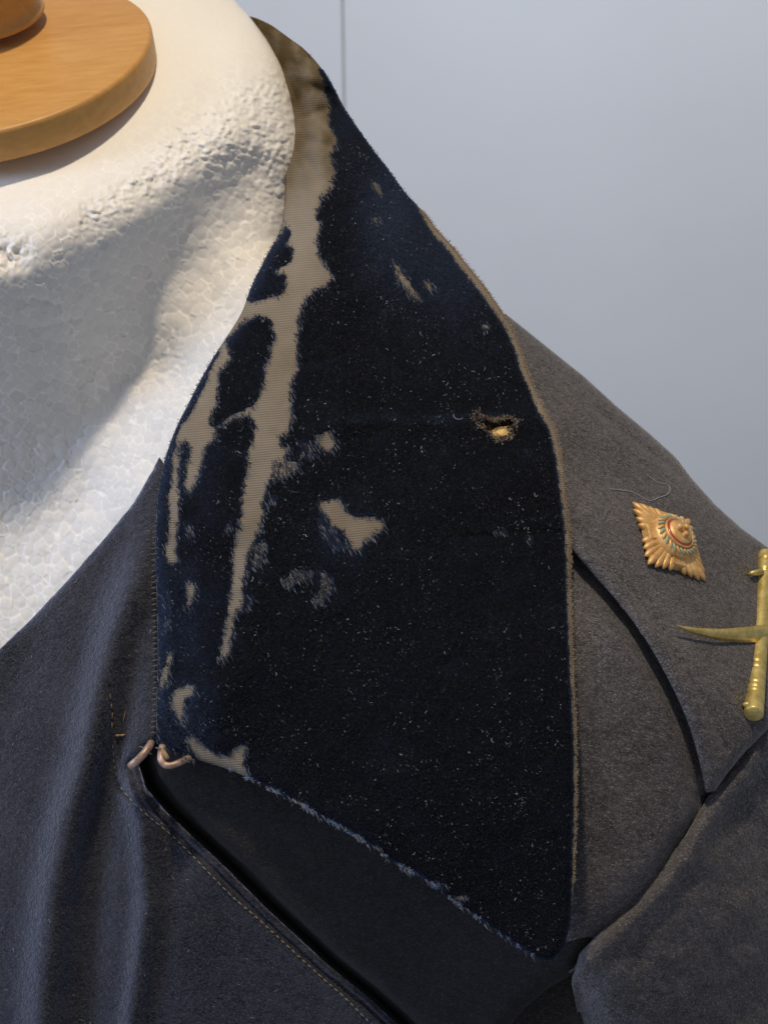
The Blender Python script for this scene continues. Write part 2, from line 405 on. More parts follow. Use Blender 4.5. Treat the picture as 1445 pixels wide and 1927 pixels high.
def foam_depth(x, y):
    w = fo(x, y)
    d, _ = near(x, y, sil, False); Rr = 150.; m = d < Rr
    w = w-np.where(m, Rr*(1-np.sqrt(np.clip(1-(1-d/Rr)**2, 0, 1))), 0)*1.15
    b3 = P(x, y, w); F1, F2, ID = beads(b3); e = (F2-F1)
    dc, _ = near(x, y, spline(crest, False, 10), False)
    above = y < np.interp(x, [c[0] for c in crest], [c[1] for c in crest])
    top = np.clip(np.where(above, dc, 0)/110, 0, 1)                       # planed smooth on top
    ridge = np.exp(-(e/.055)**2)*np.clip(.75+fbm(x/28, y/28, 33, 2)*1.6, .3, 1)
    amp = (1-.82*top)
    torn = np.exp(-(((x-440)/130)**2+((y-255+(x-440)*.25)/85)**2)**1.2)+.85*np.exp(-(dc/30)**2)*(x > 150)+.55*np.exp(-(((x-545)/60)**2+((y-380)/150)**2))+.6*np.exp(-(((x-320)/38)**2+((y-705)/60)**2))
    torn = np.clip(torn, 0, 1)
    chips = np.abs(fbm(x/16+y/30, y/13-x/40, 21, 3))*2.4
    chips2 = fbm(x/7, y/6, 41, 3)
    w = w+amp*(ridge*2.2*(1-torn*.6)-2.4*F1*2-(ID-.5)*2.2)+torn*(chips*10-6+chips2*5)
    w = w+.9*top*fbm(x/3.0, y/7.0, 5, 3)*2+fbm(x/60, y/60, 8, 3)*3
    # scratches and a nick at the left of the crest
    for (ax, ay, bx, by, s_) in [(60, 620, 150, 600, 6), (150, 680, 200, 665, 4), (60, 560, 110, 575, 5)]:
        dd, _ = near(x, y, [(ax, ay), (bx, by)], False); w = w-2.5*np.exp(-(dd/s_)**2)*(1+fbm(x/5, y/3, 2)*2)
    nick = np.exp(-(((x-20)/38)**2+((y-478)/30)**2)); w = w-nick*16+nick*fbm(x/9, y/14, 77, 3)*26
    _fc['c'] = np.stack([np.clip(ridge*amp*(1-torn*.5)+torn*.5*np.clip(chips2*3, 0, 1), 0, 1), np.clip((1-top)*(.35+.65*ID), 0, 1)], 1)
    return w
fb = grid_sheet('foam_torso', fout, foam_depth, FOAM, mann, step=2.6, thick=0, painted_tone=lambda x, y: _fc['c'])
# side and back of the bust, so that it is a closed body
bx_ = np.concatenate([sil[::3], np.concatenate([np.linspace(a, b, 14, endpoint=False) for a, b in zip(fout[len(sil)-1:], np.roll(fout[len(sil)-1:], -1, 0)[:-1])])]); wv_ = foam_depth(bx_[:, 0], bx_[:, 1]); cen = P(150, 500, -900); rings = [P(bx_[:, 0], bx_[:, 1], wv_-1)]
for t in (.1, .5, 1.): rings.append(rings[0]*(1-t*.12)+rings[0].mean(0)*(t*.12)-RZ*.11*t)
n_ = len(bx_); F = []
for i in range(3):
    for j in range(n_): F.append((i*n_+j, i*n_+(j+1) % n_, (i+1)*n_+(j+1) % n_, (i+1)*n_+j))
V = np.concatenate(rings+[rings[-1].mean(0)[None]])
for j in range(n_): F.append((3*n_+j, 3*n_+(j+1) % n_, 4*n_))
pymesh('foam_back', V, F, FOAM, mann)

# ------------------------------------------------------------------ the coat
coat = thing('coat', 'dark charcoal wool military coat with worn black velvet collar on a foam bust', 'coat', P(800, 1500, -300))
body = TPS([(560, 200, -440), (640, 300, -380), (1000, 640, -290), (1100, 740, -285), (1240, 860, -290), (1445, 1040, -330), (1520, 1110, -350),
            (1187, 945, -157), (1256, 1021, -150), (1325, 1097, -143), (1203, 1062, -72), (1309, 980, -225), (1060, 900, -110), (1100, 1000, -60), (1090, 1120, 0),
            (1200, 1200, 30), (1445, 1350, -40), (1400, 1200, -110), (1330, 1490, 20), (1200, 1400, 55), (1100, 1400, 50), (1100, 1700, 15), (1200, 1600, 40),
            (1440, 1700, -70), (1440, 1927, -160), (1540, 1500, -160), (1270, 1900, -70), (1100, 1927, -70), (800, 1927, -140), (800, 1600, -40), (800, 1200, -20), (600, 1000, -60), (450, 1000, -80), (300, 1000, -100),
            (300, 1400, -60), (300, 1700, -120), (300, 1927, -190), (0, 1927, -290), (0, 1500, -215), (0, 1220, -200), (150, 1100, -150), (700, 700, -160), (450, 700, -190)])

def ridge_at(x, y, path, width, h, side=0):
    p = np.array(path, float); c = np.interp(y, p[:, 1], p[:, 0]); d = (x-c)
    return h*np.exp(-(d/width)**2)

# chest panel on the viewer's left, in hanging folds
edgeL = [(300, 860), (330, 900), (340, 1300), (305, 1385), (276, 1412), (262, 1440), (275, 1482), (313, 1528), (358, 1570), (415, 1623), (498, 1706), (545, 1749), (618, 1817), (691, 1875), (745, 1925), (830, 2010), (990, 2160)]
leftout = [(-420, 1600), (-120, 1335), (0, 1222), (60, 1165), (130, 1090), (200, 1010), (250, 950), (285, 890)]+edgeL+[(-420, 2160)]
edgeline = np.array(edgeL[5:], float)
seam = spline([(206, 1290), (212, 1340), (212, 1390), (216, 1440), (226, 1479), (249, 1507)], False, 5)
topst = spline([(226, 1479), (249, 1507), (285, 1540), (324, 1572), (362, 1609), (400, 1649), (441, 1690), (483, 1726), (560, 1797), (608, 1841), (652, 1880), (695, 1923), (740, 1965)], False, 3)
def left_depth(x, y):
    w = body(x, y)
    w = w+30*np.exp(-((x-294)/np.where(x > 294, 9, 60))**2)*np.clip((y-980)/160, 0, 1)*np.clip((1440-y)/50, 0, 1)
    w = w+ridge_at(x, y, [(310, 900), (262, 1060), (215, 1200), (190, 1300), (168, 1420), (125, 1560), (98, 1700), (78, 1927), (70, 2050)], 38, 56)*np.clip((y-900)/250, 0, 1)
    w = w-ridge_at(x, y, [(260, 1000), (235, 1300), (205, 1450), (180, 1600), (160, 1927), (150, 2050)], 36, 20)*np.clip((y-1200)/200, 0, 1)
    w = w+ridge_at(x, y, [(250, 1300), (252, 1430), (270, 1560), (277, 1700), (266, 1800), (248, 1927), (240, 2050)], 24, 36)*np.clip((y-1380)/120, 0, 1)
    w = w-ridge_at(x, y, [(60, 1200), (0, 1350), (-30, 1500), (-60, 1927)], 50, 16)
    w = w+ridge_at(x, y, [(440, 1600), (345, 1700), (330, 1927), (320, 2050)], 60, 12)
    d, _ = near(x, y, seam, False); w = w+np.where(x > 212, 1, 0)*5*np.exp(-(d/14)**2)-6*np.exp(-(d/5)**2)
    d, _ = near(x, y, topst, False); w = w-5*np.exp(-(d/5)**2)
    d, _ = near(x, y, edgeline, False); w = w-11*np.exp(-((d-16)/4.5)**2)+4*np.exp(-((d-28)/8)**2)+3*np.exp(-((d-6)/5)**2)
    return w+fbm(x/22, y/22, 4, 3)*3+fbm(x/5, y/5, 14, 2)*1.2
left_depth = cached(left_depth, -435, 850, 1005, 2175)
lf = grid_sheet('left_front', leftout, left_depth, WOOL_SHADED, coat, step=4, thick=14, curl=12, curl_w=9, ragged=1.0)

# facing cloth that shows under the collar
lapout = [(290, 1395), (420, 1380), (700, 1450), (1000, 1700), (1120, 1760), (1085, 1830), (1030, 1860), (985, 1900), (935, 1960), (900, 2160), (800, 2160), (250, 1560), (238, 1440)]
def lap_depth(x, y):
    d, _ = near(x, y, edgeline+[8, -8], False)
    w = body(x, y)-4+14*np.exp(-(((x-760)/260)**2+((y-1760)/120)**2))
    side = (x-edgeline[:, 0].mean())*.68-(y-edgeline[:, 1].mean())*.73
    w = w-90*np.exp(-(d/13)**1.5)-np.where(side < -20, 60, 0)
    return w+fbm(x/80, y/80, 4, 3)*6
grid_sheet('lapel_facing', lapout, lap_depth, FACING, coat, step=6, thick=8, curl=25, curl_w=14, closed_smooth=False)

# right chest
seamR = [(1500, 1310), (1445, 1365), (1400, 1412), (1365, 1460), (1332, 1498), (1290, 1570), (1240, 1640), (1190, 1700), (1130, 1752), (1090, 1790), (1055, 1830)]
rfout = [(960, 640), (1090, 1000), (1260, 1230), (1420, 1420), (1500, 1350)][:4]+[(1360, 1485), (1310, 1570), (1260, 1650), (1205, 1718), (1145, 1772), (1100, 1812), (1056, 1836), (1030, 1780), (900, 1500), (900, 900)]
def rf_depth(x, y):
    w = body(x, y)
    w = w+ridge_at(x, y, [(1120, 1300), (1170, 1500), (1190, 1560), (1200, 1650)], 60, 12)
    d, _ = near(x, y, seamR, False); w = w-26*np.exp(-(d/16)**1.5)
    d, _ = near(x, y, strap_edge, False); w = w-30*np.exp(-(d/30)**2)
    return w+fbm(x/40, y/40, 6, 3)*7+fbm(x/6, y/6, 16, 2)*1.2
strap_edge = spline([(1050, 990), (1078, 1035), (1120, 1085), (1168, 1140), (1215, 1205), (1255, 1275), (1290, 1350), (1312, 1420), (1328, 1492)], False, 5)
rf_depth = cached(rf_depth, 880, 600, 1440, 1870)
grid_sheet('right_front', rfout, rf_depth, WOOL_SHADED if 0 else WOOL_LIT, coat, step=4, thick=10)

# shoulder strap, standing proud so that its edge throws a dark shadow
sil_sh = [(950, 590), (978, 612), (1040, 662), (1100, 710), (1160, 765), (1220, 815), (1270, 860), (1300, 900), (1345, 950), (1395, 995), (1450, 1035), (1530, 1090)]
strapout = sil_sh+[(1530, 1290), (1445, 1372), (1400, 1416), (1368, 1455), (1345, 1488)]+[tuple(p) for p in strap_edge[::-1][::4]]+[(1010, 900), (960, 760)]
silline = np.array(sil_sh, float)
tst = spline([(1078, 985), (1110, 1025), (1150, 1068), (1190, 1112), (1240, 1180), (1280, 1250), (1330, 1330), (1365, 1410)], False, 3)
def strap_depth(x, y):
    w = body(x, y)+np.interp(y, [900, 1050, 1300, 1500], [22, 46, 40, 24])*np.clip(1-(x-1000-(y-900)*.55)/330, .5, 1)
    d, _ = near(x, y, silline, False); Rr = 70.; w = w-np.where(d < Rr, Rr*(1-np.sqrt(np.clip(1-(1-d/Rr)**2, 0, 1))), 0)*.9
    d, _ = near(x, y, tst, False); w = w-5*np.exp(-(d/5)**2)
    d, _ = near(x, y, [(1120, 770), (1220, 850), (1300, 905), (1445, 1010), (1520, 1060)], False); w = w-5*np.exp(-(d/7)**2)+5*np.exp(-((d-14)/9)**2)
    return w+fbm(x/50, y/50, 26, 3)*9+fbm(x/6, y/6, 36, 2)*1.3
strap_depth = cached(strap_depth, 940, 580, 1540, 1500)
st = grid_sheet('shoulder_strap', strapout, strap_depth, WOOL_LIT, coat, step=4, thick=16, curl=14, curl_w=9)

# sleeve
slout = seamR[::-1][:-1]+[(1540, 1280), (1560, 2010), (1080, 2010), (1078, 1927), (1082, 1880), (1070, 1850)]
slout = [(1075, 1850), (1090, 1793), (1130, 1752), (1190, 1700), (1240, 1640), (1290, 1570), (1332, 1498), (1365, 1460), (1400, 1412), (1445, 1365), (1540, 1280), (1560, 2160), (1120, 2160), (1105, 2010), (1090, 1927)]
seamRs = np.array(seamR, float)
def sl_depth(x, y):
    w = body(x, y)+8
    d, _ = near(x, y, seamRs, False); w = w+16*np.exp(-((d-26)/20)**2)-30*np.exp(-(d/12)**1.4)
    w = w+16*np.exp(-(((x-1150)/70)**2+((y-1835)/45)**2))-14*np.exp(-(((x-1200)/16)**2+((y-1800)/60)**2))
    w = w-26*np.exp(-(((x-1420)/70)**2+((y-1560)/130)**2))-30*np.exp(-(((x-1110)/55)**2+((y-1935)/40)**2))
    w = w-70*np.clip((1150-x)/60, 0, 1)**2*np.clip((y-1815)/60, 0, 1)
    w = w-30*np.exp(-(((x-1480)/60)**2+((y-1800)/200)**2))
    return w+fbm(x/45, y/45, 46, 3)*14+fbm(x/6, y/6, 56, 2)*1.3
sl_depth = cached(sl_depth, 1060, 1270, 1570, 2175)
sl = grid_sheet('sleeve', slout, sl_depth, WOOL_LIT, coat, step=4, thick=12)
# dark lining cloth seen between lapel and sleeve
grid_sheet('lining', [(930, 1700), (1160, 1740), (1200, 2160), (860, 2160)], lambda x, y: body(x, y)-75+fbm(x/60, y/60, 3)*20, wool_mat('black_lining', (.012, .012, .013), (.05, .046, .044), .05), coat, step=10, thick=6)

# ------------------------------------------------------------------ velvet collar
right_edge = [(545, 72), (572, 92), (600, 122), (622, 155), (642, 195), (672, 240), (702, 282), (733, 322), (762, 362), (800, 402), (822, 432), (850, 462), (880, 500), (905, 530), (935, 572), (962, 615), (980, 660), (998, 712), (1020, 762), (1030, 782), (1044, 806), (1052, 840), (1062, 900), (1070, 980), (1074, 1040), (1075, 1120), (1079, 1250), (1084, 1400), (1084, 1500), (1081, 1600), (1078, 1680), (1068, 1750), (1052, 1790), (1030, 1806)]
bottom_edge = [(1000, 1798), (950, 1765), (900, 1728), (850, 1694), (800, 1655), (740, 1622), (700, 1592), (650, 1562), (600, 1535), (560, 1512), (520, 1490), (470, 1465), (430, 1448), (380, 1432), (340, 1418), (312, 1405), (297, 1392)]
left_edge = [(294, 1330), (297, 1250), (296, 1150), (293, 1050), (294, 980), (300, 915), (312, 860), (332, 805), (352, 765), (375, 720), (400, 675), (428, 632), (455, 588), (475, 535), (500, 485), (525, 438), (533, 405), (535, 330), (520, 230), (500, 150), (476, 92), (456, 50), (452, 30), (478, 33), (510, 47)]
collar_out = right_edge+bottom_edge+left_edge
cdepth = TPS([(478, 34, -640), (560, 80, -415), (640, 190, -385), (760, 360, -325), (850, 460, -285), (940, 580, -225), (1010, 740, -135), (1052, 840, -75), (1070, 980, -15), (1075, 1120, 45),
              (1085, 1400, 115), (1080, 1600, 118), (1030, 1800, 105), (590, 150, -345), (604, 260, -275), (588, 400, -195), (562, 600, -100), (512, 750, -45), (480, 900, -5), (452, 1050, 20), (430, 1200, 34), (385, 1330, 25),
              (470, 70, -640), (500, 130, -560), (525, 250, -430), (535, 350, -300), (525, 440, -215), (478, 530, -160), (425, 640, -120), (332, 805, -78), (298, 950, -54), (296, 1200, -30), (297, 1392, -14),
              (800, 780, -60), (700, 600, -135), (780, 520, -190), (700, 700, -75), (800, 1100, 50), (900, 1300, 95), (700, 1300, 75), (800, 1500, 100), (600, 1450, 62), (450, 1446, 20), (700, 1590, 82), (900, 1725, 80), (600, 900, 0), (950, 900, -20), (580, 1150, 45)])
def collar_depth(x, y):
    w = cdepth(x, y)
    yc = np.interp(x, [520, 620, 760, 900, 1035], [840, 800, 778, 800, 782]); t = y-yc
    w = w+6*np.exp(-(t/22)**2)*np.clip((x-540)/60, 0, 1)
    w = w+9*np.exp(-((x-np.interp(y, [300, 500, 640], [690, 720, 790]))/26)**2)*np.exp(-((y-430)/150)**2)
    for (ax, ay, bx, by, a_) in [(555, 150, 612, 172, 9), (572, 222, 628, 200, 10), (545, 120, 590, 112, 8), (575, 260, 620, 275, 7), (580, 300, 600, 340, 7), (640, 395, 800, 330, 4), (860, 640, 960, 700, 4), (880, 1010, 1070, 1000, 5), (560, 690, 700, 650, 3)]:
        d, _ = near(x, y, [(ax, ay), (bx, by)], False); w = w-a_*np.exp(-(d/8)**2)
    xr = np.interp(y, [30, 60, 120, 200, 260, 400], [480, 512, 560, 594, 600, 590]); w = w+np.clip((430-y)/140, 0, 1)*22*(np.exp(-((x-xr)/24)**2)-.5)
    return w+fbm(x/70, y/70, 61, 3)*9+fbm(x/24, y/24, 62, 2)*2

collar_depth = cached(collar_depth, 274, 14, 1104, 1826, 3.0)
# worn (pile gone) areas, traced
BIG = [(478, 30), (520, 50), (548, 66), (575, 95), (592, 112), (606, 145), (619, 190), (620, 240), (638, 268), (625, 292), (630, 325), (625, 355), (607, 372), (600, 395), (595, 410), (606, 425), (597, 448), (600, 480), (614, 502), (630, 520), (612, 537), (592, 546), (577, 560), (563, 600), (558, 650), (562, 695), (550, 718), (545, 742), (550, 772), (553, 792), (542, 814), (522, 826), (530, 838), (552, 842), (532, 866), (520, 885), (508, 903), (500, 920), (497, 960), (490, 985), (480, 1020), (465, 1055), (458, 1098), (460, 1128), (445, 1158), (438, 1190), (430, 1228), (420, 1248), (411, 1244), (420, 1200), (429, 1146), (437, 1087), (436, 1042), (446, 1000), (455, 956), (457, 921), (464, 869), (475, 828), (478, 800), (471, 780), (440, 790), (413, 803), (402, 824), (388, 845), (378, 880), (367, 918), (353, 930), (345, 915), (352, 880), (358, 845), (350, 828), (340, 835), (337, 904), (336, 973), (331, 1015), (333, 1052), (324, 1063), (311, 1056), (312, 1021), (319, 994), (317, 938), (324, 869), (331, 835), (338, 808), (362, 772), (398, 690), (415, 662), (428, 627), (463, 571), (475, 530), (523, 440), (540, 410), (530, 330), (470, 100)]
BACK = [[(520, 452), (538, 424), (549, 438), (540, 458), (553, 468), (551, 488), (534, 502), (514, 512), (537, 520), (537, 545), (525, 556), (500, 562), (466, 568), (468, 540), (490, 490)],
        [(489, 596), (504, 596), (518, 634), (506, 672), (496, 693), (499, 710), (485, 748), (471, 764), (444, 776), (416, 796), (395, 804), (394, 793), (409, 762), (413, 724), (413, 700), (439, 675), (430, 651), (424, 637), (444, 621), (465, 606)]]
HOLES = [[(319, 1218), (326, 1241), (316, 1275), (302, 1304), (300, 1290), (307, 1262), (313, 1233)],
         [(320, 1304), (349, 1289), (366, 1287), (368, 1300), (358, 1312), (348, 1318), (349, 1345), (340, 1366), (329, 1341), (322, 1320)],
         [(347, 1380), (370, 1391), (387, 1403), (407, 1418), (428, 1422), (438, 1405), (466, 1397), (458, 1430), (468, 1462), (441, 1462), (416, 1445), (378, 1432), (360, 1414)],
         [(620, 810), (634, 835), (624, 855), (606, 848), (593, 828), (596, 817), (610, 810)],
         [(599, 942), (641, 937), (648, 959), (665, 970), (714, 973), (726, 989), (700, 1011), (679, 1028), (662, 1039), (655, 1021), (648, 1004), (627, 990), (613, 970)],
         [(696, 338), (712, 345), (722, 364), (714, 368), (700, 350)],
         [(733, 481), (748, 500), (763, 522), (782, 545), (797, 568), (782, 563), (759, 540), (744, 517)],
         [(794, 532), (813, 530), (816, 541), (803, 546)],
         [(904, 608), (917, 610), (915, 630), (908, 622)],
         [(690, 1588), (720, 1598), (705, 1603)], [(800, 1660), (836, 1660), (838, 1668), (812, 1672)], [(845, 1690), (880, 1684), (868, 1698)], [(545, 1500), (580, 1512), (570, 1520)], [(635, 1552), (660, 1568), (648, 1572)],
         [(349, 1098), (358, 1088), (371, 1108), (364, 1132), (347, 1143), (352, 1120)]]
PART = [([(558, 826), (590, 832), (600, 858), (575, 862)], .55), ([(513, 869), (535, 862), (562, 868), (566, 884), (537, 898), (513, 910)], .75),
        ([(475, 1022), (499, 1018), (504, 1040), (489, 1065), (470, 1074)], .6), ([(530, 1095), (560, 1070), (590, 1078), (585, 1090), (560, 1092), (545, 1110)], .72), ([(600, 1070), (625, 1085), (628, 1112), (605, 1138), (588, 1128), (602, 1100)], .66),
        ([(352, 985), (362, 985), (360, 1005), (350, 1005)], .75), ([(425, 980), (437, 985), (432, 1000), (422, 995)], .75),
        ([(926, 995), (950, 995), (956, 1006), (935, 1008)], .85), ([(990, 1008), (1000, 1008), (1002, 1022), (993, 1022)], .85), ([(986, 845), (994, 848), (992, 858)], .8), ([(700, 405), (709, 408), (712, 425), (704, 420)], .75),
        ([(305, 1120), (318, 1110), (320, 1180), (308, 1200)], .5), ([(600, 965), (625, 990), (650, 1030), (630, 1035), (600, 1000)], .35), ([(455, 1130), (475, 1120), (470, 1140), (445, 1165)], .5), ([(495, 930), (525, 935), (510, 950), (495, 955)], .4)]
GX0, GY0, GS = 280, 20, 2.0
gx = np.arange(GX0, 1100, GS); gy = np.arange(GY0, 1820, GS); GX, GY = np.meshgrid(gx, gy)
jx = GX+fbm(GX/9, GY/9, 71, 3)*11; jy = GY+fbm(GX/9, GY/9, 72, 3)*11
M = np.ones(GX.shape); M[inside(jx, jy, BIG)] = 0
for p_ in BACK: M[inside(jx, jy, p_)] = 1
for p_ in HOLES: M[inside(jx, jy, p_)] = 0
for p_, a_ in PART: M[inside(jx, jy, p_)] = 1-a_
re = spline(right_edge, False, 4); dr = cached(lambda x, y: near(x, y, re, False)[0], 272, 12, 1108, 1828, 5.0)(GX, GY)
inset = np.interp(GY, [60, 380, 420, 520, 700, 900, 1000, 1200, 1400, 1650, 1720], [0, 0, 9, 13, 11, 11, 10, 8, 5, 3, 0])
tooth = 2.6*np.abs(((np.interp(GY, gy, np.arange(len(gy)))*GS/9.0) % 1)*2-1)+fbm(GX/6, GY/6, 75)*5
M[dr < inset+tooth*(inset > 0)] = 0
Mo = inside(GX, GY, spline(collar_out, True, 4)); M[~Mo] = 0; M[(GX < 545) & (GY < 415)] = 0
HOLE = [(898, 774), (908, 782), (922, 788), (938, 790), (952, 783), (966, 788), (974, 792), (968, 802), (957, 807), (962, 818), (948, 829), (929, 823), (912, 807), (900, 797), (890, 784)]
hm = inside(GX+fbm(GX/6, GY/6, 5)*8, GY+fbm(GX/6, GY/6, 6)*8, HOLE); M[hm] = 0
def blur(a, n=1):
    for _ in range(n):
        a = np.pad(a, 1, mode='edge'); a = (a[:-2, 1:-1]+a[2:, 1:-1]+2*a[1:-1, 1:-1])/4
        a = np.pad(a, 1, mode='edge'); a = (a[1:-1, :-2]+a[1:-1, 2:]+2*a[1:-1, 1:-1])/4
    return a
MB = blur(M, 3)
def near_g(poly, closed):
    return cached(lambda x, y: near(x, y, poly, closed)[0], 272, 12, 1108, 1828, 7.0)(GX, GY)
def samp(A, x, y):
    u = np.clip((x-GX0)/GS, 0, A.shape[1]-1.001); v = np.clip((y-GY0)/GS, 0, A.shape[0]-1.001)
    i = u.astype(int); j = v.astype(int); fu = u-i; fv = v-j
    return (A[j, i]*(1-fu)+A[j, i+1]*fu)*(1-fv)+(A[j+1, i]*(1-fu)+A[j+1, i+1]*fu)*fv
# flattened bluish pile, plus painted navy light sheen and a crease highlight
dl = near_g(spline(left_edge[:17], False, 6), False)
WEAR_SHEEN = .55*np.exp(-(dl/16)**2)+.75*np.exp(-(((GX-345)/45)**2+((GY-1360)/60)**2))*(.4+fbm(GX/10, GY/10, 81)*2.5)
WEAR_SHEEN = WEAR_SHEEN+.30*np.clip((430-GX)/60, 0, 1)*(GY > 820)*np.clip(.6+fbm(GX/40, GY/60, 86)*2, 0, 1)+.42*np.exp(-(((GX-720)/60)**2+((GY-420)/130)**2))+.25*np.exp(-(((GX-640)/60)**2+((GY-1010)/60)**2))+.55*np.exp(-(((GX-850)/90)**2+((GY-500)/120)**2))+.4*np.exp(-(((GX-740)/50)**2+((GY-380)/90)**2))+.35*np.exp(-((GY-788-fbm(GX/60, GY/60, 3)*20)/9)**2)*(GX > 650)*(.5+fbm(GX/30, GY/30, 5)*2)+.22*np.exp(-(((GX-650)/30)**2+((GY-250)/90)**2))
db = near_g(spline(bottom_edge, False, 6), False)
WEAR_SHEEN = WEAR_SHEEN+.8*np.exp(-(db/5)**2)*np.clip(.5+fbm(GX/14, GY/14, 83)*3, 0, 1)+.10*np.clip(fbm(GX/45, GY/45, 84)*3, 0, 1)+(MB < .92)*(MB > .1)*.45
WEAR_SHEEN = np.clip(WEAR_SHEEN, 0, 1)

collar_root = coat
M10 = blur(M, 12)
def ground_shade_stain(x, y): return np.stack([np.clip((1-(y-60)/380)*(1+fbm(x/20, y/20, 12)*1.6), 0, 1), np.clip(samp(M10, x, y)*1.5+fbm(x/18, y/18, 13)*.8-.12, 0, 1)*.75, x*0], 1)  # collar top's shade painted in brown, bluish stain beside the pile
collar = grid_sheet('collar', collar_out, collar_depth, TWILL, coat, step=4, thick=9, closed_smooth=True, curl=6, curl_w=8, painted_tone=ground_shade_stain, holes=[HOLE])
# velvet layers: one mesh for each separate patch of pile
cell = MB[:-1, :-1] > .42
lab = np.zeros(cell.shape, int); cur = 0
for sj, si in np.argwhere(cell):
    if lab[sj, si]: continue
    cur += 1; stack = [(sj, si)]; lab[sj, si] = cur
    while stack:
        j, i = stack.pop()
        for a, b2 in ((j+1, i), (j-1, i), (j, i+1), (j, i-1)):
            if 0 <= a < cell.shape[0] and 0 <= b2 < cell.shape[1] and cell[a, b2] and not lab[a, b2]: lab[a, b2] = cur; stack.append((a, b2))
idx = np.arange(GX.size).reshape(GX.shape); Q = np.stack([idx[:-1, :-1], idx[1:, :-1], idx[1:, 1:], idx[:-1, 1:]], -1)
WB = collar_depth(GX, GY); PH = 6.0*np.clip((MB-.3)/.5, 0, 1)**.7
dco = near_g(spline(collar_out, True, 6), True); WB2 = WB-6*np.exp(-(dco/8)**1.5)
WV = WB2+PH-2.5+fbm(GX/3, GY/3, 91, 2)*2.2+fbm(GX/12, GY/12, 92, 2)*2
for c_ in range(1, cur+1):
    q = Q[lab == c_]
    if len(q) < 30: continue
    us = np.unique(q); rm = np.zeros(GX.size, int); rm[us] = np.arange(len(us)); q = rm[q]
    mesh('velvet_patch', P(GX.ravel()[us], GY.ravel()[us], WV.ravel()[us]), q, VEL, collar, col=np.stack([WEAR_SHEEN.ravel()[us]]*3, 1))
# pile fibres
def scatter(n, box_):
    return rng.uniform(box_[0], box_[2], n), rng.uniform(box_[1], box_[3], n)
x, y = scatter(330000, (285, 40, 1095, 1815)); m = samp(MB, x, y); e_ = (m > .12)
keep = e_ & (rng.random(len(x)) < np.where(m < .9, .95, .30)*np.clip(m*1.7, .15, 1)); x, y, m = x[keep], y[keep], m[keep]
wear_sheen = samp(WEAR_SHEEN, x, y); n = len(x); ang = 1.10+rng.normal(0, .45, n)+fbm(x/60, y/60, 95)*1.2
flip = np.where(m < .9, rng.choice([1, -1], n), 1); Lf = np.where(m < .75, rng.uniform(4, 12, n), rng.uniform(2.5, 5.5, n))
base = np.array([.0065, .0075, .0105]); blue = np.array([.030, .044, .084]); t = np.clip(wear_sheen*rng.uniform(.3, 1.3, n), 0, 1)[:, None]
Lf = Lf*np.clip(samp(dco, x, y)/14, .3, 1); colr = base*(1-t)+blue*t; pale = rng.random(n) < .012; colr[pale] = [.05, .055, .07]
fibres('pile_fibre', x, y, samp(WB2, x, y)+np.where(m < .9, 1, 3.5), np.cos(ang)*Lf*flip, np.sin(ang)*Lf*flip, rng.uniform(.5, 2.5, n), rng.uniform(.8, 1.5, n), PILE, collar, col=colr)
# thin grey threads left standing in half-worn places
x, y = scatter(60000, (285, 60, 1095, 1800)); m = samp(blur(M, 8), x, y); keep = (m > .2) & (m < .9) & (samp(MB, x, y) > .05) & (rng.random(len(x)) < .5) & (samp(dr, x, y) > 20); x, y = x[keep], y[keep]; n = len(x)
ang = 1.1+rng.normal(0, .12, n); Lf = rng.uniform(6, 16, n); g = rng.uniform(.03, .22, n)[:, None]*np.array([.85, .92, 1.1])
fibres('worn_thread', x, y, samp(WB2, x, y)+5, np.cos(ang)*Lf, np.sin(ang)*Lf, rng.uniform(0, 2, n), rng.uniform(.8, 1.3, n), PILE, collar, col=g)
# tan padding in the moth hole
pad = grid_sheet('padding', [(885, 772), (985, 772), (985, 838), (885, 838)], lambda x, y: collar_depth(x, y)-38+fbm(x/4, y/4, 8)*8, flat_mat('brown_interlining', (.11, .065, .028), .95, .1)[0], collar, step=3, thick=5)
pt = grid_sheet('padding_tuft', [(922, 812), (936, 803), (957, 802), (966, 812), (958, 828), (944, 835), (928, 826)], lambda x, y: collar_depth(x, y)-24+20*np.exp(-(((x-944)/15)**2+((y-817)/11)**2))+fbm(x/3, y/3, 18)*9, flat_mat('yellow_padding', (.80, .56, .24), .95, .1)[0], collar, step=2, thick=4)
a = np.linspace(0, 1, 140); hp = spline(HOLE, True, 1.5); k_ = rng.integers(0, len(hp), 520); x, y = hp[k_, 0]+rng.normal(0, 3.4, 520), hp[k_, 1]+rng.normal(0, 2.2, 520)
ang = rng.uniform(0, 6.28, 520); Lf = rng.uniform(2, 6, 520); cc = rng.uniform(.12, .8, 520)[:, None]*np.array([.34, .25, .16])
fibres('hole_fray', x, y, collar_depth(x, y)+rng.uniform(0, 7, 520), np.cos(ang)*Lf, np.sin(ang)*Lf, rng.uniform(-2, 4, 520), rng.uniform(1.2, 2.6, 520), PILE, collar, col=cc)

